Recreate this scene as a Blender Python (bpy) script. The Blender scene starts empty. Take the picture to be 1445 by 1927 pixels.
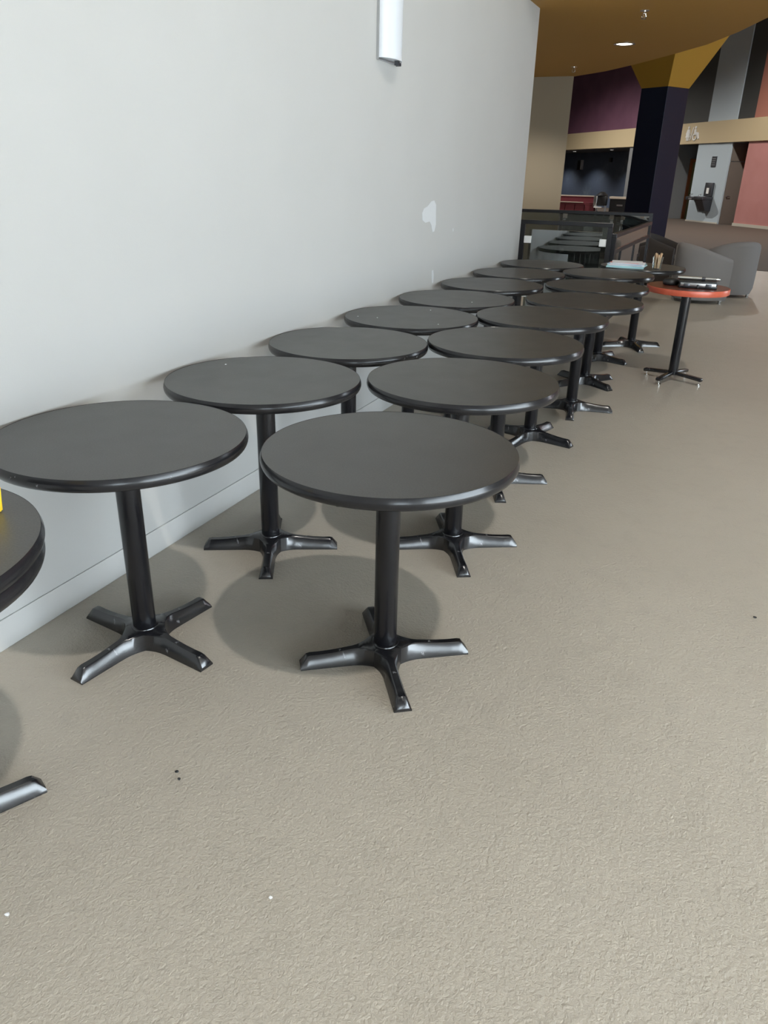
import bpy, bmesh, math, random
from mathutils import Matrix, Vector
random.seed(7)
S = bpy.context.scene
COL = S.collection
PI = math.pi

# ------------------------------------------------------------------ camera
cd = bpy.data.cameras.new('camera'); cam = bpy.data.objects.new('camera', cd); COL.objects.link(cam)
F_PX = 1420.2
cd.sensor_fit = 'VERTICAL'; cd.sensor_height = 36.0; cd.lens = F_PX / 1927.0 * 36.0
cd.clip_start = 0.05; cd.clip_end = 200
RIGHT = Vector((0.91503636, 0.40280189, 0.02142658))
UP = Vector((-0.18312156, 0.36749003, 0.91182102))
FWD = Vector((-0.35940918, 0.83827306, -0.41002845))
m = Matrix((RIGHT, UP, -FWD)).transposed().to_4x4(); m.translation = (0, 0, 1.481)
cam.matrix_world = m
S.camera = cam

# ------------------------------------------------------------------ world, exposure
S.view_settings.view_transform = 'Standard'; S.view_settings.look = 'None'
S.view_settings.gamma = 1.0; S.view_settings.use_curve_mapping = False
S.view_settings.exposure = 0.72
S.cycles.max_bounces = 7; S.cycles.diffuse_bounces = 5; S.cycles.glossy_bounces = 3
S.cycles.caustics_reflective = False; S.cycles.caustics_refractive = False; S.cycles.sample_clamp_indirect = 25
w = bpy.data.worlds.new('world'); S.world = w; w.use_nodes = True
bg = w.node_tree.nodes['Background']
bg.inputs['Color'].default_value = (0.83, 0.915, 1.0, 1); bg.inputs['Strength'].default_value = 10.0

sl = bpy.data.lights.new('sun', 'SUN'); sl.energy = 70.0; sl.color = (.93, .97, 1.0); sl.angle = math.radians(.53)
so = bpy.data.objects.new('sun', sl); COL.objects.link(so)
_el, _az = math.radians(56), math.radians(-18)     # sun stands to the right, outside the side windows
so.rotation_euler = Vector((math.cos(_el) * math.cos(_az), math.cos(_el) * math.sin(_az), math.sin(_el))).to_track_quat('Z', 'Y').to_euler()
def portal(name, loc, rot, sx, sy):
    l = bpy.data.lights.new(name, 'AREA'); l.shape = 'RECTANGLE'; l.size = sx; l.size_y = sy
    l.cycles.is_portal = True
    o = bpy.data.objects.new(name, l); COL.objects.link(o); o.location = loc; o.rotation_euler = rot
    return o
WIN_Y = -6.0
HI = 8.6
WH = 2.7
EN = 5.5
portal('window_portal', (4.4, WIN_Y - .05, 1.42), (math.radians(90), 0, 0), 2.2, 2.5)
portal('window_portal', (EN + .05, .3, 1.42), (0, math.radians(90), 0), 2.5, 6.9)
portal('window_portal', (11.05, 15.5, 2.4), (0, math.radians(90), 0), 4.6, 3.0)

# ------------------------------------------------------------------ materials
def mat(name, col, rough=.5, metal=0.0, spec=.5, coat=0.0, emit=None, estr=0.0):
    M = bpy.data.materials.new(name); M.use_nodes = True
    b = M.node_tree.nodes['Principled BSDF']
    b.inputs['Base Color'].default_value = (*col, 1); b.inputs['Roughness'].default_value = rough
    b.inputs['Metallic'].default_value = metal; b.inputs['Specular IOR Level'].default_value = spec
    b.inputs['Coat Weight'].default_value = coat
    if emit:
        b.inputs['Emission Color'].default_value = (*emit, 1); b.inputs['Emission Strength'].default_value = estr
    return M
def nodes(M): return M.node_tree.nodes, M.node_tree.links, M.node_tree.nodes['Principled BSDF']
def noise(M, scale, detail=3, rough=.5, coord='Object', stretch=None, distort=0):
    n, l, b = nodes(M)
    tc = n.new('ShaderNodeTexCoord'); t = n.new('ShaderNodeTexNoise')
    t.inputs['Scale'].default_value = scale; t.inputs['Detail'].default_value = detail
    t.inputs['Roughness'].default_value = rough; t.inputs['Distortion'].default_value = distort
    src = tc.outputs[coord]
    if stretch:
        mp = n.new('ShaderNodeMapping'); mp.inputs['Scale'].default_value = stretch
        l.new(src, mp.inputs[0]); src = mp.outputs[0]
    l.new(src, t.inputs['Vector']); return t
def ramp(M, fac, stops):
    n, l, b = nodes(M); r = n.new('ShaderNodeValToRGB')
    while len(r.color_ramp.elements) < len(stops): r.color_ramp.elements.new(.5)
    for e, (p, c) in zip(r.color_ramp.elements, stops): e.position = p; e.color = (*c, 1)
    l.new(fac, r.inputs[0]); return r
def bump(M, height, strength, dist, chain=None):
    n, l, b = nodes(M); bp = n.new('ShaderNodeBump')
    bp.inputs['Strength'].default_value = strength; bp.inputs['Distance'].default_value = dist
    l.new(height, bp.inputs['Height'])
    if chain: l.new(chain.outputs[0], bp.inputs['Normal'])
    l.new(bp.outputs[0], b.inputs['Normal']); return bp
def mottle(M, c0, c1, scale, detail=3, stretch=None):
    n, l, b = nodes(M); t = noise(M, scale, detail, stretch=stretch)
    r = ramp(M, t.outputs['Fac'], [(.35, c0), (.68, c1)]); l.new(r.outputs[0], b.inputs['Base Color']); return r
def wear(M, col, scuff, lo, hi, scale, stretch=None):
    """dark paint with small pale scuffs"""
    n, l, b = nodes(M); t = noise(M, scale, 4, .6, stretch=stretch)
    g = noise(M, scale * .22, 2)
    mu = n.new('ShaderNodeMath'); mu.operation = 'MULTIPLY'; l.new(t.outputs['Fac'], mu.inputs[0]); l.new(g.outputs['Fac'], mu.inputs[1])
    r = ramp(M, mu.outputs[0], [(lo, col), (hi, scuff)]); l.new(r.outputs[0], b.inputs['Base Color'])

M_wall = mat('wall_paint', (.44, .435, .42), .62, spec=.35)
mottle(M_wall, (.433, .429, .414), (.45, .446, .431), 1.3, 4)
t = noise(M_wall, 160, 3); bump(M_wall, t.outputs['Fac'], .12, .002)
M_base = mat('baseboard_paint', (.42, .42, .41), .5)
mottle(M_base, (.46, .455, .44), (.49, .485, .47), 5, 4)
M_floor = mat('floor_coating', (.33, .285, .225), .40, spec=.45)
def floor_nodes():
    n, l, b = nodes(M_floor)
    a = noise(M_floor, .7, 4, .55); r = ramp(M_floor, a.outputs['Fac'], [(.3, (.42, .378, .315)), (.7, (.475, .43, .362))])
    d = noise(M_floor, 9, 5, .65); r2 = ramp(M_floor, d.outputs['Fac'], [(.32, (.80, .80, .80)), (.5, (1, 1, 1))])
    mx = n.new('ShaderNodeMix'); mx.data_type = 'RGBA'; mx.blend_type = 'MULTIPLY'; mx.inputs[0].default_value = .25
    l.new(r.outputs[0], mx.inputs[6]); l.new(r2.outputs[0], mx.inputs[7]); l.new(mx.outputs[2], b.inputs['Base Color'])
    h1 = noise(M_floor, 120, 3, .6, distort=.6); h2 = noise(M_floor, 55, 3, .55, distort=.6)
    ad = n.new('ShaderNodeMath'); ad.operation = 'ADD'; l.new(h1.outputs['Fac'], ad.inputs[0]); l.new(h2.outputs['Fac'], ad.inputs[1])
    bump(M_floor, ad.outputs[0], .65, .005)
floor_nodes()
M_ceil = mat('atrium_ceiling_paint', (.62, .61, .58), .8)
M_soffit = mat('ochre_soffit_paint', (.42, .225, .045), .62)
M_tan = mat('tan_paint', (.34, .29, .215), .7)
M_purple = mat('plum_paint', (.13, .055, .09), .6)
mottle(M_purple, (.12, .05, .085), (.15, .065, .105), 1.2)
M_dgrey = mat('charcoal_paint', (.042, .043, .041), .6)
M_lgrey = mat('pale_blue_grey_paint', (.42, .49, .54), .6)
M_dkgrey2 = mat('grey_corridor_paint', (.19, .195, .20), .6)
M_rust = mat('rust_paint', (.36, .15, .11), .6)
M_pink = mat('dusty_red_paint', (.46, .20, .19), .6)
mottle(M_pink, (.44, .19, .175), (.50, .23, .215), .9)
M_fascia = mat('sand_fascia_paint', (.52, .42, .26), .55)
M_fascia2 = mat('pale_trim_paint', (.50, .47, .40), .55)
M_blueblk = mat('navy_column_paint', (.012, .017, .045), .5)
M_gold = mat('gold_capital_paint', (.60, .34, .045), .55)
M_chalk = mat('slate_blue_wall', (.075, .105, .155), .55)
def chalk():
    t = noise(M_chalk, .55, 6, .7); n, l, b = nodes(M_chalk)
    r = ramp(M_chalk, t.outputs['Fac'], [(.5, (.085, .115, .185)), (.6, (.12, .16, .23)), (.74, (.30, .36, .42))]); l.new(r.outputs[0], b.inputs['Base Color'])
chalk()
M_maroon = mat('maroon_upholstery', (.13, .022, .03), .5)
M_palewood = mat('pale_cap', (.55, .47, .38), .4)
M_door = mat('taupe_door_paint', (.17, .145, .125), .5)
M_wood = mat('orange_wood', (.30, .095, .025), .45)
M_olive = mat('olive_door', (.20, .175, .07), .5)
M_steel = mat('brushed_steel', (.55, .56, .57), .28, 1.0)
M_dsteel = mat('dark_steel', (.10, .10, .11), .35, .8)
M_chrome = mat('chrome', (.8, .8, .8), .12, 1.0)
M_whitepl = mat('white_plastic', (.80, .80, .78), .4)
M_opal = mat('opal_diffuser', (.66, .69, .73), .35)
M_blackpl = mat('black_plastic', (.012, .012, .013), .4)
M_lam = mat('charcoal_laminate', (.036, .035, .033), .36, spec=.55)
def lam():
    n, l, b = nodes(M_lam); t = noise(M_lam, 220, 2); r = ramp(M_lam, t.outputs['Fac'], [(.4, (.042, .041, .038)), (.7, (.062, .060, .056))])
    l.new(r.outputs[0], b.inputs['Base Color'])
    s = noise(M_lam, 7, 4); rr = n.new('ShaderNodeMapRange'); rr.inputs[3].default_value = .32; rr.inputs[4].default_value = .42
    l.new(s.outputs['Fac'], rr.inputs[0]); l.new(rr.outputs[0], b.inputs['Roughness'])
lam()
M_band = mat('black_vinyl_edge', (.012, .012, .014), .22)
wear(M_band, (.012, .012, .014), (.30, .30, .31), .43, .50, 42)
M_cast = mat('black_cast_iron_paint', (.007, .007, .009), .24, spec=.95)
wear(M_cast, (.007, .007, .009), (.22, .22, .23), .41, .50, 55, (1, 1, .6))
M_tube = mat('black_tube_paint', (.005, .005, .007), .22, spec=.5)
def brushed():
    n, l, b = nodes(M_tube); tg = n.new('ShaderNodeTangent'); tg.direction_type = 'RADIAL'; tg.axis = 'Z'
    l.new(tg.outputs[0], b.inputs['Tangent']); b.inputs['Anisotropic'].default_value = .9; b.inputs['Anisotropic Rotation'].default_value = 0.0
brushed()
wear(M_tube, (.007, .007, .009), (.20, .20, .21), .47, .54, 60)
M_redtop = mat('mahogany_laminate_top', (.12, .03, .018), .3)
M_rededge = mat('mahogany_edge', (.42, .085, .045), .32)
mottle(M_rededge, (.46, .08, .04), (.56, .12, .065), 9, 4, (1, 1, .15))
M_fabric = mat('grey_fabric', (.235, .225, .225), .9)
t = noise(M_fabric, 420, 2); bump(M_fabric, t.outputs['Fac'], .4, .001)
M_fabric2 = mat('dark_brown_fabric', (.045, .038, .035), .9)
M_patch = mat('spackle_white', (.58, .59, .595), .6)
M_yellow = mat('yellow_plastic', (.80, .52, .02), .35)
M_stick = mat('natural_wood_sticks', (.62, .42, .25), .6)
M_paper = mat('white_paper', (.82, .83, .85), .7)
M_cyan = mat('pale_cyan_cover', (.50, .78, .82), .6)
M_pinkp = mat('pink_cover', (.75, .25, .28), .6)
M_bluep = mat('blue_cover', (.30, .50, .75), .6)
M_bronze = mat('black_anodised_rail', (.028, .028, .031), .35, .4)
M_lampglow = mat('lamp_lens', (.9, .9, .85), .4, emit=(1.0, .95, .85), estr=6.0)

def glassmat(name, tint, refl):
    M = bpy.data.materials.new(name); M.use_nodes = True; n = M.node_tree.nodes; l = M.node_tree.links; n.clear()
    out = n.new('ShaderNodeOutputMaterial'); mx = n.new('ShaderNodeMixShader')
    tr = n.new('ShaderNodeBsdfTransparent'); tr.inputs[0].default_value = (*tint, 1)
    gl = n.new('ShaderNodeBsdfGlossy'); gl.inputs['Roughness'].default_value = .015; gl.inputs[0].default_value = (1, 1, 1, 1)
    lw = n.new('ShaderNodeLayerWeight'); lw.inputs['Blend'].default_value = .5
    pw = n.new('ShaderNodeMath'); pw.operation = 'POWER'; pw.inputs[1].default_value = 5.0; l.new(lw.outputs['Facing'], pw.inputs[0])
    fr = n.new('ShaderNodeMath'); fr.operation = 'MULTIPLY_ADD'; fr.inputs[1].default_value = .957; fr.inputs[2].default_value = .043; l.new(pw.outputs[0], fr.inputs[0])
    mu = n.new('ShaderNodeMath'); mu.operation = 'MULTIPLY'; mu.inputs[1].default_value = refl; mu.use_clamp = True
    l.new(fr.outputs[0], mu.inputs[0]); l.new(mu.outputs[0], mx.inputs[0]); l.new(tr.outputs[0], mx.inputs[1]); l.new(gl.outputs[0], mx.inputs[2])
    l.new(mx.outputs[0], out.inputs[0]); return M
M_glass = glassmat('window_glass', (.96, .98, .98), 1.0)
M_railglass = glassmat('guard_glass', (.50, .56, .57), 6.0)
M_jar = glassmat('clear_jar', (.93, .95, .95), 1.5)

# ------------------------------------------------------------------ mesh helpers
def bx(bm, x0, x1, y0, y1, z0, z1, bev=0.0):
    r = bmesh.ops.create_cube(bm, size=1.0)
    vs = r['verts']
    bmesh.ops.scale(bm, vec=(x1 - x0, y1 - y0, z1 - z0), verts=vs)
    bmesh.ops.translate(bm, vec=((x0 + x1) / 2, (y0 + y1) / 2, (z0 + z1) / 2), verts=vs)
    if bev:
        es = list({e for v in vs for e in v.link_edges})
        bmesh.ops.bevel(bm, geom=es, offset=bev, segments=2, affect='EDGES', profile=.5)
    return bm
def box(*a, bev=0.0): return bx(bmesh.new(), *a, bev=bev)
def lathe(prof, n=48, bm=None, cap=False):
    bm = bm or bmesh.new(); rings = []
    for r, z in prof:
        if r < 1e-6: rings.append([bm.verts.new((0, 0, z))])
        else: rings.append([bm.verts.new((r * math.cos(2 * PI * i / n), r * math.sin(2 * PI * i / n), z)) for i in range(n)])
    for a, b in zip(rings, rings[1:]):
        for i in range(n):
            j = (i + 1) % n
            if len(a) == 1 and len(b) == 1: continue
            if len(a) == 1: bm.faces.new((a[0], b[j], b[i]))
            elif len(b) == 1: bm.faces.new((a[i], a[j], b[0]))
            else: bm.faces.new((a[i], a[j], b[j], b[i]))
    return bm
def tube(bm, p, q, r, n=12, r2=None):
    p = Vector(p); q = Vector(q); d = (q - p).normalized(); r2 = r if r2 is None else r2
    u = d.orthogonal().normalized(); v = d.cross(u)
    A = [bm.verts.new(p + (u * math.cos(2 * PI * i / n) + v * math.sin(2 * PI * i / n)) * r) for i in range(n)]
    B = [bm.verts.new(q + (u * math.cos(2 * PI * i / n) + v * math.sin(2 * PI * i / n)) * r2) for i in range(n)]
    for i in range(n):
        j = (i + 1) % n; bm.faces.new((A[i], A[j], B[j], B[i]))
    bm.faces.new(A[::-1]); bm.faces.new(B); return bm
def prism(pts, z0, z1, bm=None):
    bm = bm or bmesh.new()
    a = [bm.verts.new((x, y, z0)) for x, y in pts]; b = [bm.verts.new((x, y, z1)) for x, y in pts]
    n = len(pts)
    for i in range(n): bm.faces.new((a[i], a[(i + 1) % n], b[(i + 1) % n], b[i]))
    bm.faces.new(a[::-1]); bm.faces.new(b); return bm
def mesh(name, bm, material, smooth=None):
    bmesh.ops.recalc_face_normals(bm, faces=bm.faces)
    me = bpy.data.meshes.new(name); bm.to_mesh(me); bm.free()
    me.materials.append(material)
    if smooth is not None:
        for p in me.polygons: p.use_smooth = True
        me.set_sharp_from_angle(angle=math.radians(smooth))
    return me
def link(name, me, parent=None, loc=(0, 0, 0), rz=0.0):
    o = bpy.data.objects.new(name, me); COL.objects.link(o)
    o.location = loc; o.rotation_euler = (0, 0, rz)
    if parent: o.parent = parent
    return o
def obj(name, bm, material, parent=None, smooth=None, loc=(0, 0, 0), rz=0.0):
    return link(name, mesh(name, bm, material, smooth), parent, loc, rz)
def thing(name, label, cat, loc=(0, 0, 0), rz=0.0, group=None):
    o = link(name, None, None, loc, rz); return tag(o, label, cat, group)
def tag(o, label, cat, group=None):
    o['label'] = label; o['category'] = cat
    if group: o['group'] = group
    return o
def struct(name, bm, material, smooth=None, loc=(0, 0, 0), rz=0.0):
    o = obj(name, bm, material, None, smooth, loc, rz); o['kind'] = 'structure'; return o
def sgroup(name, loc=(0, 0, 0), rz=0.0):
    o = link(name, None, None, loc, rz); o['kind'] = 'structure'; return o

# ------------------------------------------------------------------ room shell
WX = -1.987
EX = 11.0
struct('floor', prism([(-14, 7.8), (WX - .1, 7.8), (WX - .1, WIN_Y), (EN + .1, WIN_Y), (EN + .1, 9.4), (EX, 9.4), (EX, 52), (-14, 52)], -.2, 0), M_floor)
wl = struct('wall_left', box(WX - .22, WX, WIN_Y, 7.93, 0, HI), M_wall)
b = bmesh.new(); bx(b, WX, WX + .007, WIN_Y, 7.93, 0, .108, .002)
struct('baseboard_left', b, M_base)
struct('wall_stair', box(-14, WX - .22, 7.71, 7.93, 0, HI), M_wall)
struct('wall_far_left', box(-14.2, -14, 7.71, 52, 0, HI), M_dkgrey2)
M_farshade = mat('dark_brown_far_shade', (.075, .055, .042), .85)
t = noise(M_farshade, 60, 3); bump(M_farshade, t.outputs['Fac'], .5, .004)
struct('floor_far_shade', prism([(-13.9, 16.5), (-4, 16.5), (0, 16.0), (4, 14.8), (10.9, 12.5), (10.9, 51), (-13.9, 51)], 0, .004), M_farshade)  # thin dark sheet, paints the light falling off across the far floor
struct('ceiling', prism([(-14, 7.8), (WX - .1, 7.8), (WX - .1, WIN_Y), (EN + .1, WIN_Y), (EN + .1, 9.4), (EX, 9.4), (EX, 52), (-14, 52)], HI, HI + .2), M_ceil)
# daylight facade behind the viewer
def facade(name, length, height, cols, rows, loc, rz, sill=.15):
    g = sgroup(name, loc, rz)
    for i in range(cols + 1):
        x = length * i / cols; obj('mullion', box(x - .045, x + .045, -.07, .07, sill, height), M_bronze, g)
    for j in range(rows + 1):
        z = sill + (height - sill) * j / rows; obj('transom', box(0, length, -.06, .06, z - .04, z + .04), M_bronze, g)
    obj('pane', box(0, length, -.005, .005, sill, height), M_glass, g)
    return g
facade('window_1', 2.2, WH, 2, 3, (EN - 2.2, WIN_Y, 0), 0)
struct('wall_behind', box(WX, EN - 2.2, WIN_Y - .1, WIN_Y + .1, .11, WH + .04), M_wall)
facade('window_3', 7.0, WH, 5, 2, (EN + .1, WIN_Y + 2.8, 0), PI / 2)
struct('wall_side_pier', box(EN, EN + .2, WIN_Y, WIN_Y + 2.8, 0, WH + .04), M_wall)
struct('wall_side_head', box(EN, EN + .2, WIN_Y, 3.8, WH + .04, HI), M_wall)
struct('wall_side', box(EN, EN + .2, 3.8, 9.5, 0, HI), M_tan)
struct('wall_side_return', box(EN + .2, EX, 9.3, 9.5, 0, HI), M_tan)
struct('wall_window_head', box(WX, EN + .2, WIN_Y - .1, WIN_Y + .1, WH + .04, HI), M_wall)
struct('wall_window_sill', box(WX, EN + .2, WIN_Y - .1, WIN_Y + .1, 0, .11), M_wall)
struct('wall_right', box(EX, EX + .2, 9.3, 14, 0, HI), M_tan)
struct('wall_right_end', box(EX, EX + .2, 17, 52, 0, HI), M_tan)
struct('wall_right_head', box(EX, EX + .2, 14, 17, 4.74, HI), M_tan)
facade('window_2', 3.0, 4.7, 2, 2, (EX + .1, 14, 0), PI / 2)
struct('wall_end', box(-14, EX, 52, 52.2, 0, HI), M_dgrey)
# spackle patches on the wall
def patch(pts, x):
    bm = bmesh.new(); vs = [bm.verts.new((x, y, z)) for y, z in pts]; ve = [bm.verts.new((x + .0012, y, z)) for y, z in pts]
    bm.faces.new(vs); bm.faces.new(ve[::-1]); n = len(pts)
    for i in range(n): bm.faces.new((vs[i], vs[(i + 1) % n], ve[(i + 1) % n], ve[i]))
    return bm
obj('spackle_patch', patch([(5.17, 1.235), (5.20, 1.262), (5.27, 1.275), (5.34, 1.305), (5.40, 1.31), (5.44, 1.28), (5.445, 1.22), (5.455, 1.15), (5.43, 1.105), (5.39, 1.10), (5.36, 1.15), (5.32, 1.175), (5.24, 1.17), (5.18, 1.19)], WX), M_patch, wl)
obj('spackle_patch', patch([(5.415, .83), (5.44, .84), (5.46, .80), (5.455, .745), (5.43, .745), (5.42, .78)], WX), M_patch, wl)
obj('spackle_patch', patch([(5.83, 1.10), (5.85, 1.105), (5.855, 1.085), (5.835, 1.08)], WX), M_patch, wl)

# ochre soffit: underside of a rounded balcony
sof = [(WX, 7.42), (-1.2, 7.48), (-.5, 7.65), (-.15, 7.9), (-.02, 8.2), (-.03, 8.6), (-.097, 8.929), (-.351, 9.657), (-.685, 10.423), (-1.14, 11.159), (-1.595, 11.847), (-2.112, 12.536), (-2.664, 13.069), (-3.334, 13.509), (-6, 14.7), (-13.9, 15.6), (-13.9, 7.94), (WX, 7.94)]
struct('ceiling_soffit', prism(sof, 2.86, 3.75), M_soffit)
struct('wall_tan', prism([(-13.9, 13.02), (-2.655, 13.02), (-2.72, 13.14), (-13.9, 13.14)], 0, 2.86), M_tan)

# ------------------------------------------------------------------ far wall
FA = math.atan2(-.795, .607)
FP = (-2.7, 35.0, 0)
def farwall():
    g = sgroup('wall_back', FP, FA)
    def p(name, m, *a): return obj(name, box(*a), m, g)
    p('fascia', M_fascia, -16, 22.5, -.06, .3, 2.74, 3.46)
    p('upper_panel', M_purple, -16, -1.6, 0, .3, 3.46, HI)
    p('upper_panel', M_dgrey, -1.6, 1.65, .02, .3, 3.46, HI)
    p('upper_panel', M_lgrey, 1.65, 3.3, -.02, .3, 3.46, HI)
    p('upper_panel', M_dgrey, 3.3, 4.2, .02, .3, 3.46, HI)
    p('upper_panel', M_rust, 4.2, 22.5, 0, .3, 3.46, HI)
    p('pier', M_dkgrey2, -3.7, -.33, 0, 3.2, 0, 2.74)
    p('pier', M_lgrey, 1.29, 3.26, 0, 3.2, 0, 2.74)
    p('lower_wall', M_pink, 4.17, 22.5, 0, 3.2, 0, 2.74)
    p('plinth', M_fascia2, 4.15, 22.5, -.03, 0, 0, .10)
    p('plinth', M_fascia2, 1.27, 3.26, -.02, 0, 0, .05)
    p('corridor_end', M_dkgrey2, -.33, 4.17, 3.0, 3.2, 0, 2.74)
    p('corridor_ceiling', M_dgrey, -.33, 4.17, .3, 3.2, 2.74, 2.84)
    p('alcove_wall', M_chalk, -19, -3.7, 3.0, 3.2, 0, 2.74)
    p('alcove_side', M_dgrey, -19.2, -19, 0, 3.2, 0, 2.74)
    p('alcove_ceiling', M_dgrey, -19, -3.7, .3, 3.2, 2.74, 2.84)
    # doors set in the corridor sides, seen at a slant
    d = sgroup('door_1', FP, FA)
    obj('door_frame', box(-.33, -.28, .84, .96, 0, 2.13), M_wood, d)
    obj('door_frame', box(-.33, -.28, 1.92, 2.04, 0, 2.13), M_wood, d)
    obj('door_frame', box(-.33, -.28, .84, 2.04, 2.13, 2.25), M_wood, d)
    obj('door_leaf', box(-.33, -.30, .96, 1.92, .01, 2.13), M_olive, d)
    d = sgroup('door_2', FP, FA)
    obj('door_leaf', box(3.26, 3.30, .06, 1.0, .01, 2.10), M_door, d)
    obj('transom_panel', box(3.26, 3.29, .06, 1.0, 2.13, 2.72), M_door, d)
    h = bmesh.new(); tube(h, (3.30, .14, .95), (3.36, .14, .95), .022); tube(h, (3.355, .13, .95), (3.355, .26, .95), .011)
    obj('door_handle', h, M_steel, d, 40)
farwall()
def fw(s, d, z=0):   # far-wall coordinates to world
    c, n = math.cos(FA), math.sin(FA)
    return (FP[0] + c * s - n * d, FP[1] + n * s + c * d, z)

# navy column with gold flared capital
def column():
    g = sgroup('column_1', (-2.27, 22.35, 0), math.radians(-33))
    h = .40
    obj('column_shaft', box(-h, h, -h, h, 0, 3.53, bev=.01), M_blueblk, g)
    bm = bmesh.new(); k = 1.0
    lo = [bm.verts.new((sx * h, sy * h, 3.53)) for sx, sy in ((-1, -1), (1, -1), (1, 1), (-1, 1))]
    hi = [bm.verts.new((sx * (h + .95), sy * (h + .95), 5.6)) for sx, sy in ((-1, -1), (1, -1), (1, 1), (-1, 1))]
    tp = [bm.verts.new((v.co.x, v.co.y, HI)) for v in hi]
    for a, c in ((lo, hi), (hi, tp)):
        for i in range(4): bm.faces.new((a[i], a[(i + 1) % 4], c[(i + 1) % 4], c[i]))
    obj('capital', bm, M_gold, g)
column()

# ------------------------------------------------------------------ overhead lamps: near one casts the table shadows, far ones added as fill
def highbay(loc, power, label, size=.13, color=(1, .96, .9)):
    t = thing('unseen_lamp', label, 'lamp', (loc[0], loc[1], loc[2]))
    obj('reflector', lathe([(.05, .30), (.09, .29), (.24, .02), (.25, 0), (.235, .02), (.08, .27), (.04, .28)], 32), M_steel, t, 40)
    b_ = bmesh.new(); tube(b_, (0, 0, .29), (0, 0, HI - loc[2]), .012); obj('stem', b_, M_dsteel, t, 40)
    obj('bulb', lathe([(0, .05), (.05, .06), (.075, .11), (.05, .18), (.03, .27)], 20), M_lampglow, t, 60)
    l = bpy.data.lights.new('lamp_light', 'SPOT'); l.energy = power; l.color = color; l.shadow_soft_size = size
    l.spot_size = math.radians(150); l.spot_blend = .5
    lo = bpy.data.objects.new('lamp_light', l); COL.objects.link(lo); lo.parent = t; lo.location = (0, 0, -.02)
    return t
highbay((2.4, -.1, 8.0), 640, 'steel high bay pendant lamp hanging over the near floor')
for i, (x, y, pw) in enumerate([(-10.0, 34, 1750), (-.5, 26, 1300)]):  # out-of-view lamps added to brighten the far hall
    highbay((x, y, 7.4), pw, ['added unseen fill lamp over the middle of the far hall', 'added unseen fill lamp in front of the red end wall'][i], .2)

# ------------------------------------------------------------------ round tables
R = .381
ZT = .74
TH = .036
def edge_profile(Rm, z1, th):
    # bull-nosed vinyl band
    pts = [(Rm - .006, z1), (Rm - .0055, z1 + .0008), (Rm - .0045, z1 - .001)]
    for k in range(1, 8):
        a = PI * k / 8; pts.append((Rm - .006 + .006 * math.sin(a) ** .7, z1 - .002 - (th - .004) * k / 8))
    pts += [(Rm - .006, z1 - th + .001), (Rm - .012, z1 - th)]
    return pts
ME_top = mesh('tabletop', lathe([(0, 0), (R - .0055, 0), (R - .0055, -.003)], 96), M_lam, 30)
ME_under = mesh('underside', lathe([(R - .011, -.003), (R - .011, -TH + .001), (0, -TH + .001)], 64), M_blackpl, 30)
ME_band = mesh('edge_band', lathe(edge_profile(R, 0, TH), 96), M_band, 50)
ME_col = mesh('column', lathe([(.036, .055), (.0375, .058), (.0375, ZT - TH - .012)], 40), M_tube, 40)
bm = bmesh.new(); bx(bm, -.15, .15, -.03, .03, ZT - TH - .012, ZT - TH, .003); bx(bm, -.03, .03, -.15, .15, ZT - TH - .012, ZT - TH, .003)
tube(bm, (0, 0, ZT - TH - .03), (0, 0, ZT - TH - .011), .05, 24)
ME_plate = mesh('mounting_plate', bm, M_cast, 30)
def leg_mesh():
    """one arm of a cast cross base: ridge top, sloped flanks, concave fillets to its neighbours, slanted toe"""
    bm = bmesh.new(); rows = []
    rs = [0, .02, .035, .045, .055, .065, .078, .093, .11, .14, .18, .22, .25, .262, .283]
    def wbase(r):
        if r < .045: return r
        t = min(1, (r - .045) / .075); return .026 + (.045 - .026) * (1 - t) ** 2.2 + .002 * max(0, (r - .12) / .17)
    for i, r in enumerate(rs):
        wb = wbase(r); h = .066 - .022 * min(1, max(0, (r - .04) / .16)) ** .8
        if r < .0449: wt = r
        else:
            t = min(1, (r - .045) / .055); wt = wb - .0145 * t ** .8
        if r == .283: h = .012; wt = wb - .006
        if r == .262: h = .041
        lip = min(.005, h * .4)
        if r == 0: rows.append([bm.verts.new((0, 0, h))]); continue
        tl = lip if r > .0449 else h
        sec = [(-wb, 0), (-wb, lip), (-wt - (wb - wt) * .12, h - .004), (-wt * .8, h), (wt * .8, h), (wt + (wb - wt) * .12, h - .004), (wb, lip), (wb, 0)]
        if r < .0449: sec = [(-wb, h - .002), (-wb, h - .001), (-wb, h - .0005), (-wb * .8, h), (wb * .8, h), (wb, h - .0005), (wb, h - .001), (wb, h - .002)]
        rows.append([bm.verts.new((r, y, z)) for y, z in sec])
    a = rows[1]
    for k in range(7): bm.faces.new((rows[0][0], a[k], a[k + 1]))
    for p, q in zip(rows[1:], rows[2:]):
        for k in range(7): bm.faces.new((p[k], p[k + 1], q[k + 1], q[k]))
    bm.faces.new(rows[-1])
    return bm
ME_leg = mesh('leg', leg_mesh(), M_cast, 38)
ME_collar = mesh('collar', lathe([(.046, .062), (.044, .068), (.0375, .070)], 32), M_cast, 40)
ROW = 'black round pedestal tables pushed together in two rows'
def table(x, y, ang, label):
    t = thing('pedestal_table', label, 'table', (x, y, 0), 0, ROW)
    top = link('tabletop', ME_top, t, (0, 0, ZT), random.uniform(0, 6))
    link('edge_band', ME_band, top); link('underside', ME_under, top)
    link('column', ME_col, t, rz=random.uniform(0, 6)); link('mounting_plate', ME_plate, t, rz=math.radians(ang + 45))
    link('collar', ME_collar, t)
    for k in range(4): link('leg', ME_leg, t, rz=math.radians(ang + 90 * k))
    return t
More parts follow.
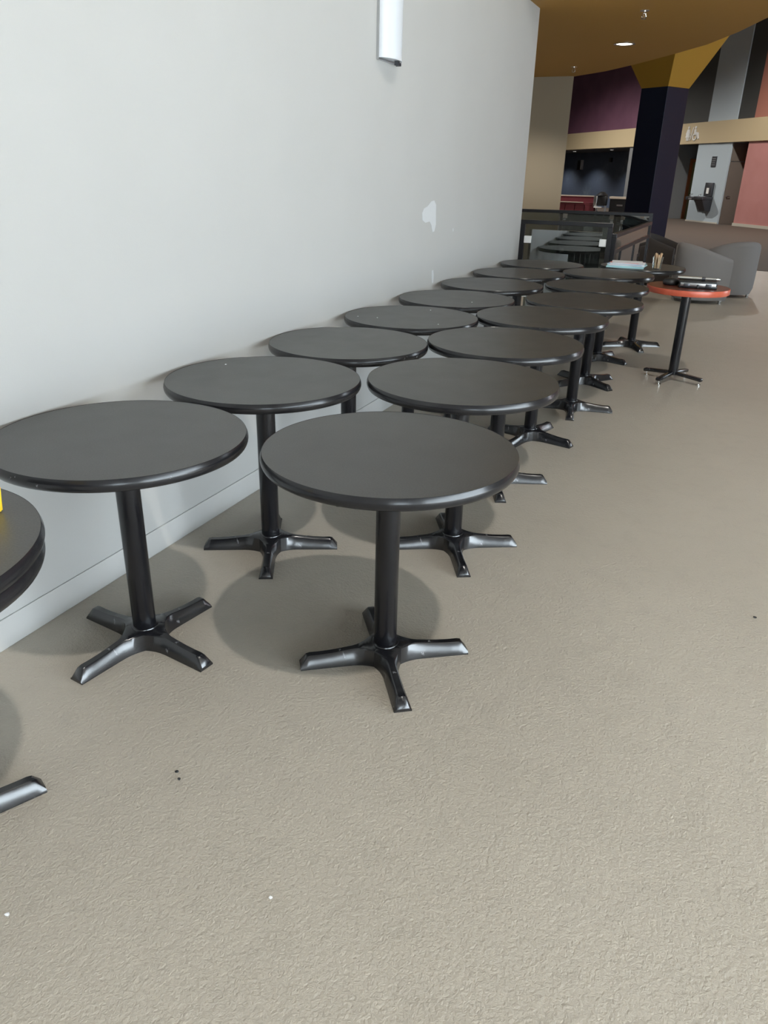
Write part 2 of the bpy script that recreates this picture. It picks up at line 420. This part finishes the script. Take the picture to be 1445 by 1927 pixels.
ORD = ['first', 'second', 'third', 'fourth', 'fifth', 'sixth', 'seventh', 'eighth']
left = [(-1.595, 1.682, -9), (-1.585, 2.475, 27), (-1.602, 3.258, 20), (-1.602, 4.062, -10), (-1.602, 4.862, 15), (-1.602, 5.678, 40), (-1.603, 6.490, 10), (-1.600, 7.318, 0)]
right = [(-.817, 1.940, 35), (-.888, 2.831, 29), (-.94, 3.645, 24), (-.945, 4.46, -14), (-.838, 5.218, 10), (-.887, 6.019, -37), (-.938, 6.915, -20), (-.738, 7.668, 27)]
LL = ['black round pedestal table by the white wall, nearest one wholly in its row',
      'black round table second along the white wall, behind the nearest wall-side one', 'black round table third along the white wall in the wall-side row',
      'black round table fourth along the white wall, with pale specks on its top', 'black round table fifth along the white wall in the wall-side row',
      'black round table sixth along the white wall, beside the small white spackle mark', 'black round table seventh along the white wall, next to last in its row',
      'last black round table of the wall-side row, in front of the glass guard']
RL = ['black round pedestal table nearest the open floor, front centre, whole base visible', 'black round table second in the row facing the open floor',
      'black round table third in the row facing the open floor', 'black round table fourth in the row facing the open floor',
      'black round table fifth in the row facing the open floor', 'black round table sixth in the row facing the open floor',
      'black round table seventh in the open-floor row, beside the mahogany table', 'last black round table of the open-floor row, holding booklets and a jar']
for (x, y, a), lb in zip(left, LL): table(x, y, a, lb)
for (x, y, a), lb in zip(right, RL): table(x, y, a, lb)
QX, QY = -1.515, .778
table(QX, QY, 64, 'black round table cut by the left picture edge, with a second top on it')
t = thing('loose_tabletop', 'loose round black tabletop lying on the table at the left picture edge', 'tabletop', (QX + .004, QY + .003, ZT + .0012 + TH))
link('top_surface', ME_top, t); link('edge_band', ME_band, t); link('underside', ME_under, t)

# yellow object on the stacked top, just entering the frame
def yellow():
    z = ZT + .0012 + TH + .0005
    t = thing('yellow_caddy', 'bright yellow plastic caddy on the stacked black tabletop at left edge', 'caddy', (-1.439, 1.035, z), math.radians(68.8))
    bm = bmesh.new()
    prof = [(-.05, -.05), (.05, -.05), (.05, .05), (-.05, .05)]
    lo = [bm.verts.new((x, y, 0)) for x, y in prof]; hi = [bm.verts.new((x * 1.08, y * 1.08, .06)) for x, y in prof]
    li = [bm.verts.new((x * .98, y * .98, .06)) for x, y in prof]; bi = [bm.verts.new((x * .9, y * .9, .006)) for x, y in prof]
    bm.faces.new(lo)
    for a, c in ((lo, hi), (hi, li), (li, bi)):
        for i in range(4): bm.faces.new((a[i], a[(i + 1) % 4], c[(i + 1) % 4], c[i]))
    bm.faces.new(bi)
    bmesh.ops.bevel(bm, geom=[e for e in bm.edges], offset=.003, segments=2, affect='EDGES')
    obj('tub', bm, M_yellow, t, 40)
    h = bmesh.new(); tube(h, (-.052, 0, .05), (-.03, 0, .10), .004); tube(h, (-.03, 0, .10), (.03, 0, .10), .004); tube(h, (.03, 0, .10), (.052, 0, .05), .004)
    obj('handle', h, M_yellow, t, 40)
yellow()

# mahogany table with cross base on levelling glides
def redtable():
    Rr = .302; zt = .735; th = .042
    t = thing('mahogany_table', 'small round table with mahogany red edge and slim black column', 'table', (-.262, 6.44, 0))
    top = obj('tabletop', lathe([(0, 0), (Rr - .003, 0), (Rr - .003, -.002)], 80), M_redtop, t, 30, (0, 0, zt))
    obj('edge_band', lathe([(Rr - .0035, .0003), (Rr - .0008, -.0015), (Rr, -.004), (Rr, -th + .004), (Rr - .002, -th), (0, -th)], 80), M_rededge, top, 40)
    obj('column', lathe([(.036, .05), (.036, zt - th - .01)], 36), M_tube, t, 40)
    bm = bmesh.new(); tube(bm, (0, 0, zt - th - .012), (0, 0, zt - th), .11, 28); obj('mounting_plate', bm, M_cast, t, 30)
    for k in range(4):
        bm = bmesh.new(); a = math.radians(-22 + 90 * k)
        bx(bm, .0, .245, -.022, .022, .034, .060, .008)
        for v in bm.verts: v.co.z += .02 * (1 - v.co.x / .245)
        lg = obj('leg', bm, M_cast, t, 40, rz=a)
        g = bmesh.new(); tube(g, (.222, 0, .0), (.222, 0, .010), .018, 16); tube(g, (.222, 0, .010), (.222, 0, .040), .006, 10)
        obj('glide', g, M_chrome, lg, 40)['label'] = 'chrome levelling glide'
redtable()
RT = .7355
def redstuff():
    t = thing('equipment_case', 'black hard case with two grey latches lying on the mahogany table', 'case', (-.20, 6.42, RT), math.radians(5))
    obj('lower_shell', box(-.135, .135, -.10, .10, 0, .026, bev=.008), M_blackpl, t, 40)
    obj('upper_shell', box(-.135, .135, -.10, .10, .027, .052, bev=.008), M_blackpl, t, 40)
    obj('front_strip', box(-.125, .125, -.106, -.099, .016, .040, bev=.002), M_steel, t, 40)
    for x in (-.08, .075): obj('latch', box(x - .022, x + .022, -.113, -.104, .012, .036, bev=.003), M_dsteel, t, 40)
    obj('handle', box(-.008, .008, -.112, -.104, .002, .03, bev=.002), M_blackpl, t, 40)
    t = thing('metal_rod', 'silver metal rod tool lying on the black case', 'rod', (-.195, 6.39, RT + .0525 + .014), math.radians(4))
    b1 = bmesh.new(); tube(b1, (-.15, 0, 0), (.02, 0, 0), .013, 16); obj('barrel', b1, M_chrome, t, 40)
    b1 = bmesh.new(); tube(b1, (.02, 0, 0), (.045, 0, 0), .0145, 16); obj('knurled_collar', b1, M_dsteel, t, 40)
    b1 = bmesh.new(); tube(b1, (.045, 0, 0), (.125, 0, 0), .009, 16); tube(b1, (.125, 0, 0), (.15, 0, 0), .013, 16, .007); obj('tip', b1, M_chrome, t, 40)
    bm = lathe([(0, 0), (.05, 0), (.058, .006), (.060, .022), (.05, .042), (.028, .05), (0, .051)], 32)
    tag(obj('puck', bm, M_blackpl, None, 50, (-.395, 6.46, RT)), 'round black lid-like puck left of the black case', 'puck')
redstuff()

# booklets and jar on the last table of the row
def booklets():
    z = ZT + .0012
    specs = [(.33, .24, .010, 4, M_cyan, 'pale cyan booklet at the bottom of the pile on the last black table'),
             (.32, .235, .007, -3, M_cyan, 'pale cyan booklet second from the bottom of the pile'),
             (.31, .235, .006, 7, M_paper, 'white booklet in the middle of the pile'),
             (.31, .23, .006, -6, M_bluep, 'blue edged booklet above the middle white one'),
             (.30, .225, .005, 3, M_paper, 'white booklet next to the top of the pile'),
             (.26, .20, .005, -9, M_pinkp, 'pink cover booklet under the top sheet of the pile'),
             (.27, .205, .003, 8, M_paper, 'loose white sheet on top of the booklet pile')]
    for k, (a, b, h, r, m_, lb) in enumerate(specs):
        t = thing('booklet', lb, 'booklet', (-.862 + random.uniform(-.012, .012), 7.52 + random.uniform(-.008, .008), z), math.radians(r), 'booklets piled on the last table')
        obj('cover', box(-a / 2, a / 2, -b / 2, b / 2, h * .8, h), m_, t); obj('pages', box(-a / 2 + .002, a / 2 - .002, -b / 2 + .002, b / 2 - .002, 0, h * .8), M_paper if k != 0 and k != 1 else M_cyan, t)
        z += h + .0003
    jx, jy = -.60, 7.50
    t = thing('glass_jar', 'clear glass jar of craft sticks on the last black table', 'jar', (jx, jy, ZT + .0012))
    obj('jar_wall', lathe([(0, .0), (.036, 0), (.038, .004), (.047, .105), (.045, .105), (.036, .006), (0, .006)], 28), M_jar, t, 40)
    for k in range(22):
        a = random.uniform(0, 2 * PI); r = random.uniform(.004, .026); da = random.uniform(-.5, .5); tp = .018 + r * .7
        bm = bmesh.new(); tube(bm, (r * math.cos(a), r * math.sin(a), .008), (tp * math.cos(a + da), tp * math.sin(a + da), random.uniform(.115, .14)), .0042, 6)
        tag(obj('craft_stick', bm, M_stick, None, None, (jx, jy, ZT + .0012)), 'thin wooden craft stick standing in the glass jar', 'stick', 'craft sticks in the jar')
booklets()

# ------------------------------------------------------------------ wall sconce
def sconce():
    y0, y1, z0, z1, d = 4.378, 4.628, 2.052, 2.85, .078
    t = thing('wall_sconce', 'white half-round wall sconce above the row of tables', 'sconce', (WX, (y0 + y1) / 2, z0))
    hw = (y1 - y0) / 2
    obj('back_plate', box(0, .016, -hw - .002, hw + .002, -.002, z1 - z0), M_steel, t)
    bm = bmesh.new(); n = 22; pts = []
    for k in range(n + 1):
        a = PI * k / n; pts.append((.016 + (d - .016) * math.sin(a) ** .8, -hw * math.cos(a)))
    lo = [bm.verts.new((x, y, .006)) for x, y in pts]; hi = [bm.verts.new((x, y, z1 - z0)) for x, y in pts]
    for k in range(n): bm.faces.new((lo[k], lo[k + 1], hi[k + 1], hi[k]))
    bm.faces.new(lo[::-1]); bm.faces.new(hi)
    obj('diffuser', bm, M_opal, t, 50)
    c = bmesh.new(); bx(c, d - .035, d - .012, .03, .036, -.016, .006); bx(c, d - .035, d - .012, .046, .052, -.016, .006); bx(c, .016, d - .03, hw - .012, hw - .006, -.012, .004)
    obj('clip', c, M_dsteel, t)
sconce()

# ------------------------------------------------------------------ soffit fittings
def downlight(x, y, z, pw, label):
    t = thing('downlight', label, 'downlight', (x, y, z))
    l = bpy.data.lights.new('downlight_beam', 'SPOT'); l.energy = pw; l.color = (1, .93, .82); l.shadow_soft_size = .07
    l.spot_size = math.radians(130); l.spot_blend = .6
    lo = bpy.data.objects.new('downlight_beam', l); COL.objects.link(lo); lo.parent = t; lo.location = (0, 0, -.02)
    obj('trim_ring', lathe([(.092, 0), (.118, -.002), (.118, -.008), (.095, -.010), (.088, -.004), (.086, 0)], 40), M_chrome, t, 40)
    obj('lens', lathe([(0, -.003), (.088, -.004)], 40), M_lampglow, t)
downlight(-1.538, 10.12, 2.86, 30, 'round recessed downlight in the ochre soffit in view')
downlight(-3.25, 11.7, 2.86, 90, 'round recessed downlight in the soffit over the tan wall')
for s_, lb in ((-15.5, 'added fill light at the left end of the blue alcove'), (-12.0, 'added fill light in the middle of the blue alcove'), (-8.0, 'added fill light at the column end of the blue alcove')):
    x, y, _ = fw(s_, 1.5); downlight(x, y, 2.735, 130, lb)  # ceiling lights added to brighten the alcove interior
def sprinkler(x, y, lb):
    t = thing('sprinkler', lb, 'sprinkler', (x, y, 2.86), random.uniform(0, 1), 'fire sprinklers in the soffit')
    obj('escutcheon', lathe([(0, -.004), (.040, -.003), (.042, 0)], 24), M_chrome, t, 40)
    bm = bmesh.new(); tube(bm, (0, 0, -.003), (0, 0, -.022), .012, 12)
    tube(bm, (.012, 0, -.02), (.022, 0, -.045), .0035, 6); tube(bm, (-.012, 0, -.02), (-.022, 0, -.045), .0035, 6)
    tube(bm, (.022, 0, -.045), (.004, 0, -.062), .0035, 6); tube(bm, (-.022, 0, -.045), (-.004, 0, -.062), .0035, 6); tube(bm, (0, 0, -.022), (0, 0, -.058), .003, 6)
    obj('frame', bm, M_chrome, t, 40); obj('deflector', lathe([(0, -.066), (.026, -.064), (.026, -.062), (0, -.062)], 16), M_chrome, t)
sprinkler(-1.12, 8.292, 'chrome fire sprinkler in the soffit nearest the viewer'); sprinkler(-2.456, 11.983, 'small far fire sprinkler in the soffit above the tan wall')

# ------------------------------------------------------------------ glass guards of the stair
def guard(name, label, p, q, h, ang_parts, group='black framed glass guards'):
    """p,q floor points; frame of posts and rails around one glass pane"""
    p = Vector((*p, 0)); q = Vector((*q, 0)); L = (q - p).length; a = math.atan2(q.y - p.y, q.x - p.x)
    t = thing(name, label, 'guard rail', p, a, group)
    obj('post', box(0, .045, -.022, .022, 0, h), M_bronze, t); obj('post', box(L - .045, L, -.022, .022, 0, h), M_bronze, t)
    obj('top_rail', box(-.0, L, -.026, .026, h, h + .04, bev=.004), M_bronze, t)
    obj('bottom_rail', box(.045, L - .045, -.018, .018, .08, .13), M_bronze, t)
    g0 = .045 + (.05 if ang_parts == 'gap' else 0); gt = h - (.05 if ang_parts == 'gap' else 0)
    obj('glass_pane', box(g0, L - g0, -.005, .005, .13, gt), M_railglass, t)
    if ang_parts == 'gap':
        for x in (.045, L - .045 - .07):
            for z in (.30, .845): obj('glass_clip', box(x, x + .075, -.016, .016, z, z + .07, bev=.004), M_whitepl, t)['label'] = 'white glass clamp'
    if ang_parts == 'inner':
        for x in (.5, 1.5):  # nested bars stand in for a framed reflection in the glass
            f = bmesh.new(); bx(f, x, x + .04, -.015, .015, .13, h - .12); obj('reflection_post', f, M_bronze, t)
        obj('reflection_rail', box(.045, L - .045, -.015, .015, h - .16, h - .12), M_bronze, t)
    return t
guard('stair_guard', 'black framed glass guard panel with white clamps behind the last tables', (-2.06, 8.24), (-1.135, 8.28), 1.03, 'gap')
guard('stair_guard', 'long black framed glass guard on the far side of the stair', (-2.95, 10.95), (-1.046, 11.2), 1.03, 'plain')
guard('stair_guard', 'black framed glass guard running along the side of the stair', (-1.118, 8.32), (-1.06, 11.14), .93, 'inner')

# ------------------------------------------------------------------ tub armchairs
def tub_chair(loc, rz, label, fab, hb=.74, hf=.56):
    t = thing('tub_chair', label, 'armchair', loc, rz, 'tub armchairs beyond the mahogany table')
    w, arm, th = .345, .27, .10
    path = []
    for k in range(7): path.append((Vector((w, arm * (1 - k / 7) , 0)), Vector((1, 0, 0))))
    for k in range(25):
        a = PI * k / 24; path.append((Vector((w * math.cos(a), -w * math.sin(a) * .95, 0)), Vector((math.cos(a), -math.sin(a), 0))))
    for k in range(1, 8): path.append((Vector((-w, arm * k / 7, 0)), Vector((-1, 0, 0))))
    bm = bmesh.new(); rows = []
    for pt, n in path:
        f = (pt.y + w) / (arm + w); f = max(0, min(1, f)); h = hb + (hf - hb) * f ** 1.15
        sec = [(-.03, .045), (-.004, .12), (0, .3), (-.0, h - .06), (-.008, h - .025), (-.03, h - .004), (-.055, h), (-.078, h - .006), (-.096, h - .03), (-th, h - .07), (-th, .30), (-th, .06)]
        rows.append([bm.verts.new((pt.x + n.x * o, pt.y + n.y * o, z)) for o, z in sec])
    for a, c in zip(rows, rows[1:]):
        m_ = len(a)
        for k in range(m_): bm.faces.new((a[k], a[(k + 1) % m_], c[(k + 1) % m_], c[k]))
    bm.faces.new(rows[0]); bm.faces.new(rows[-1][::-1])
    obj('shell', bm, fab, t, 45)
    pts = [(.24, .285), (-.24, .285)]
    for k in range(13):
        a = PI + PI * k / 12; pts.append((.24 * math.cos(a), .23 * math.sin(a)))
    bm = prism(pts, .31, .43); bmesh.ops.bevel(bm, geom=bm.edges[:], offset=.02, segments=2, affect='EDGES'); obj('seat_cushion', bm, fab, t, 45)
    bm = prism([(x * .98, y * .97) for x, y in pts], .05, .305); obj('seat_base', bm, fab, t, 30)
    for x, y in ((.27, .22), (-.27, .22), (.2, -.2), (-.2, -.2)):
        bm = lathe([(0, 0), (.018, 0), (.022, .047), (0, .047)], 12); obj('foot', bm, M_steel, t, 40, (x, y, 0))
tub_chair((-.36, 11.24, 0), math.radians(-62), 'grey tub armchair directly behind the mahogany table, arm sloping right', M_fabric)
tub_chair((.015, 12.05, 0), math.radians(38), 'grey tub armchair at right, tall rounded back toward the picture edge', M_fabric)
tub_chair((-1.0, 12.75, 0), math.radians(-100), 'dark brown tub armchair in shade behind the jar of craft sticks', M_fabric2)

# ------------------------------------------------------------------ far hall things
def bench():
    t = thing('banquette_bench', 'long maroon banquette bench with pale capped back in the blue alcove', 'bench', (-7.0, 36.0, 0))
    L = 1.25
    obj('back', box(-L, L, -.05, .12, 0, .72), M_maroon, t); obj('back_cap', box(-L, L, -.07, .14, .72, .76, bev=.005), M_palewood, t)
    obj('seat_edge', box(-L, L - .5, -.56, -.50, .485, .515), M_palewood, t)
    obj('seat', box(-L, L, -.50, -.05, .40, .50), M_maroon, t)
    for k in range(6): obj('front_panel', box(-L + k * .415, -L + k * .415 + .39, -.50, -.47, .03, .39), M_maroon, t)
bench()
def machine():
    t = thing('equipment_cart', 'dark equipment cart with silver side standing before the maroon bench', 'cart', (-5.52, 35.3, 0))
    obj('body', box(-.10, .28, -.2, .2, .40, .80, bev=.05), M_blackpl, t, 40)
    obj('lid', lathe([(0, .95), (.10, .93), (.18, .86), (.26, .80), (0, .79)], 20), M_blackpl, t, 40, (.06, 0, 0))
    obj('side_panel', box(-.26, -.10, -.17, .17, .36, .78, bev=.03), M_steel, t, 40)
    obj('tray', box(-.2, .12, -.30, -.2, .32, .36, bev=.01), M_whitepl, t, 40)
    for x in (-.12, .24):
        for y in (-.16, .16):
            b_ = bmesh.new(); tube(b_, (x, y, 0), (x, y, .42), .018); obj('leg', b_, M_steel, t, 40)
machine()
t = thing('side_counter', 'short dark counter with pale top between the cart and the navy column', 'counter', (-4.72, 35.75, 0))
obj('counter_body', box(-.42, .42, -.3, .3, 0, .68), M_blackpl, t); obj('counter_top', box(-.46, .46, -.34, .34, .68, .76, bev=.005), M_palewood, t)
obj('drawer_pull', box(-.12, .12, -.33, -.30, .40, .46, bev=.004), M_steel, t)

def wallsconce2():
    s, z = -14.2, 1.86
    x, y, _ = fw(s, 3.0); t = thing('alcove_sconce', 'small dark wall sconce with white side on the blue alcove wall', 'sconce', (x, y, z), FA)
    obj('shade', box(-.02, .32, -.14, 0, 0, .50, bev=.01), M_blackpl, t); obj('side_diffuser', box(.32, .46, -.12, 0, .02, .52, bev=.01), M_opal, t)
wallsconce2()
x, y, _ = fw(-10.6, 3.0)
t = thing('wall_speaker', 'tiny black speaker high on the blue alcove wall', 'speaker', (x, y, 2.25), FA)
obj('speaker_case', box(-.10, .10, -.10, 0, 0, .20, bev=.01), M_blackpl, t); obj('grille', box(-.08, .08, -.106, -.10, .02, .18), M_dsteel, t)

def fountain():
    x, y, _ = fw(2.45, 0); t = thing('drinking_fountain', 'dark drinking fountain with bottle filler on the pale blue-grey pier', 'fountain', (x, y, 0), FA)
    obj('bottle_filler', box(-.18, .25, -.10, 0, .93, 1.40, bev=.015), M_dsteel, t, 40)
    obj('filler_niche', box(-.04, .10, -.108, -.10, 1.02, 1.22), M_whitepl, t)
    obj('basin', box(-.25, .30, -.46, 0, .80, .92, bev=.02), M_dsteel, t, 40)
    bm = bmesh.new()
    lo = [bm.verts.new(v) for v in ((-.10, -.22, .42), (.25, -.22, .42), (.25, 0, .42), (-.10, 0, .42))]
    hi = [bm.verts.new(v) for v in ((-.24, -.44, .80), (.29, -.44, .80), (.29, 0, .80), (-.24, 0, .80))]
    for i in range(4): bm.faces.new((lo[i], lo[(i + 1) % 4], hi[(i + 1) % 4], hi[i]))
    bm.faces.new(lo); bm.faces.new(hi); obj('skirt', bm, M_dsteel, t)
    obj('second_basin', box(-.85, -.30, -.40, 0, .78, .90, bev=.02), M_dsteel, t, 40)
    for q in (-.7, -.15):
        b_ = bmesh.new(); tube(b_, (q, -.30, .90), (q, -.30, .97), .03); tube(b_, (q, -.30, .97), (q, -.20, 1.0), .02); obj('spout', b_, M_chrome, t, 40)
    obj('push_bar', box(-.6, -.4, -.43, -.40, .80, .86, bev=.005), M_chrome, t)
fountain()
def plaque():
    x, y, _ = fw(2.42, 0); t = thing('wall_plaque', 'small dark plaque on the pale pier above the drinking fountain', 'plaque', (x, y, 1.93), FA)
    obj('plate', box(-.14, .14, -.02, 0, 0, .36, bev=.004), M_dsteel, t)
    for k in range(4): obj('raised_line', box(-.10, .10, -.024, -.02, .06 + .07 * k, .085 + .07 * k), M_steel, t)
plaque()
def restroom():
    x, y, _ = fw(.82, -.06); t = thing('restroom_sign', 'white cut-out restroom figures on the sand coloured fascia', 'sign', (x, y, 2.85), FA)
    def ex(name, pts):
        bm = bmesh.new(); a = [bm.verts.new((px, 0, pz)) for px, pz in pts]; b_ = [bm.verts.new((px, -.03, pz)) for px, pz in pts]
        n = len(pts); bm.faces.new(a); bm.faces.new(b_[::-1])
        for i in range(n): bm.faces.new((a[i], a[(i + 1) % n], b_[(i + 1) % n], b_[i]))
        return obj(name, bm, M_whitepl, t)
    def disc(cx, cz, r, name, k=14): return ex(name, [(cx + r * math.cos(2 * PI * i / k), cz + r * math.sin(2 * PI * i / k)) for i in range(k)])
    ex('skirt_figure', [(-.36, .12), (-.30, .12), (-.29, 0), (-.24, 0), (-.24, .12), (-.20, .12), (-.20, 0), (-.15, 0), (-.14, .12), (-.08, .12), (-.17, .36), (-.12, .22), (-.08, .23), (-.16, .40), (-.28, .40), (-.36, .23), (-.32, .22), (-.27, .36)])
    disc(-.22, .46, .045, 'figure_head')
    ex('divider', [(-.06, .02), (-.03, .02), (.10, .46), (.07, .46)])
    disc(.22, .45, .045, 'figure_head')
    ex('seated_figure', [(.17, .39), (.26, .39), (.28, .24), (.38, .22), (.44, .04), (.50, .06), (.43, .27), (.29, .29), (.27, .20), (.17, .18)])
    bm = bmesh.new(); k = 20
    for i in range(k):
        a0, a1 = 2 * PI * i / k, 2 * PI * (i + 1) / k
        q = [(.22 + r * math.cos(a), .13 + r * math.sin(a)) for r, a in ((.13, a0), (.13, a1), (.095, a1), (.095, a0))]
        v0 = [bm.verts.new((px, 0, pz)) for px, pz in q]; v1 = [bm.verts.new((px, -.03, pz)) for px, pz in q]
        bm.faces.new(v0); bm.faces.new(v1[::-1])
        for j in range(4): bm.faces.new((v0[j], v0[(j + 1) % 4], v1[(j + 1) % 4], v1[j]))
    obj('wheel', bm, M_whitepl, t)
restroom()

# ------------------------------------------------------------------ crumbs on the floor
def crumb(x, y, r, m_, lb, k):
    bm = bmesh.new(); bmesh.ops.create_icosphere(bm, subdivisions=1, radius=r)
    rr = random.Random(k)
    for v in bm.verts: v.co *= rr.uniform(.6, 1.3); v.co.z *= .5
    mz = min(v.co.z for v in bm.verts)
    tag(obj('floor_crumb', bm, m_, None, None, (x, y, -mz)), lb, 'crumb', 'crumbs on the floor')
crumb(-1.111, 1.221, .006, M_blackpl, 'dark crumb on the floor right of the left-edge table foot', 1)
crumb(-1.088, 1.199, .005, M_blackpl, 'second dark crumb beside the other dark one', 2)
crumb(-1.172, .72, .006, M_paper, 'white crumb on the floor near the lower left picture edge', 3)
crumb(-.678, .993, .005, M_paper, 'white crumb on the floor below the front centre table', 4)
crumb(.325, 2.764, .006, M_blackpl, 'dark crumb on the open floor near the right picture edge', 5)

for k, (x, y, lb) in enumerate([(-1.86, 3.90, 'tiny white speck on the wall side of the fourth wall-row tabletop'), (-1.748, 3.917, 'tiny white speck on the near half of the fourth wall-row tabletop'),
        (-1.578, 4.31, 'tiny white speck on the far half of the fourth wall-row tabletop'), (-1.38, 3.90, 'tiny white speck by the open side of the fourth wall-row tabletop'),
        (-1.457, 4.737, 'tiny white speck on the fifth wall-row tabletop'), (-1.838, 2.585, 'tiny white speck on the second wall-row tabletop')]):
    bm = bmesh.new(); bmesh.ops.create_icosphere(bm, subdivisions=1, radius=.0045)
    for v in bm.verts: v.co.z *= .4
    tag(obj('table_speck', bm, M_paper, None, None, (x, y, ZT + .0018)), lb, 'speck', 'white specks on the tabletops')
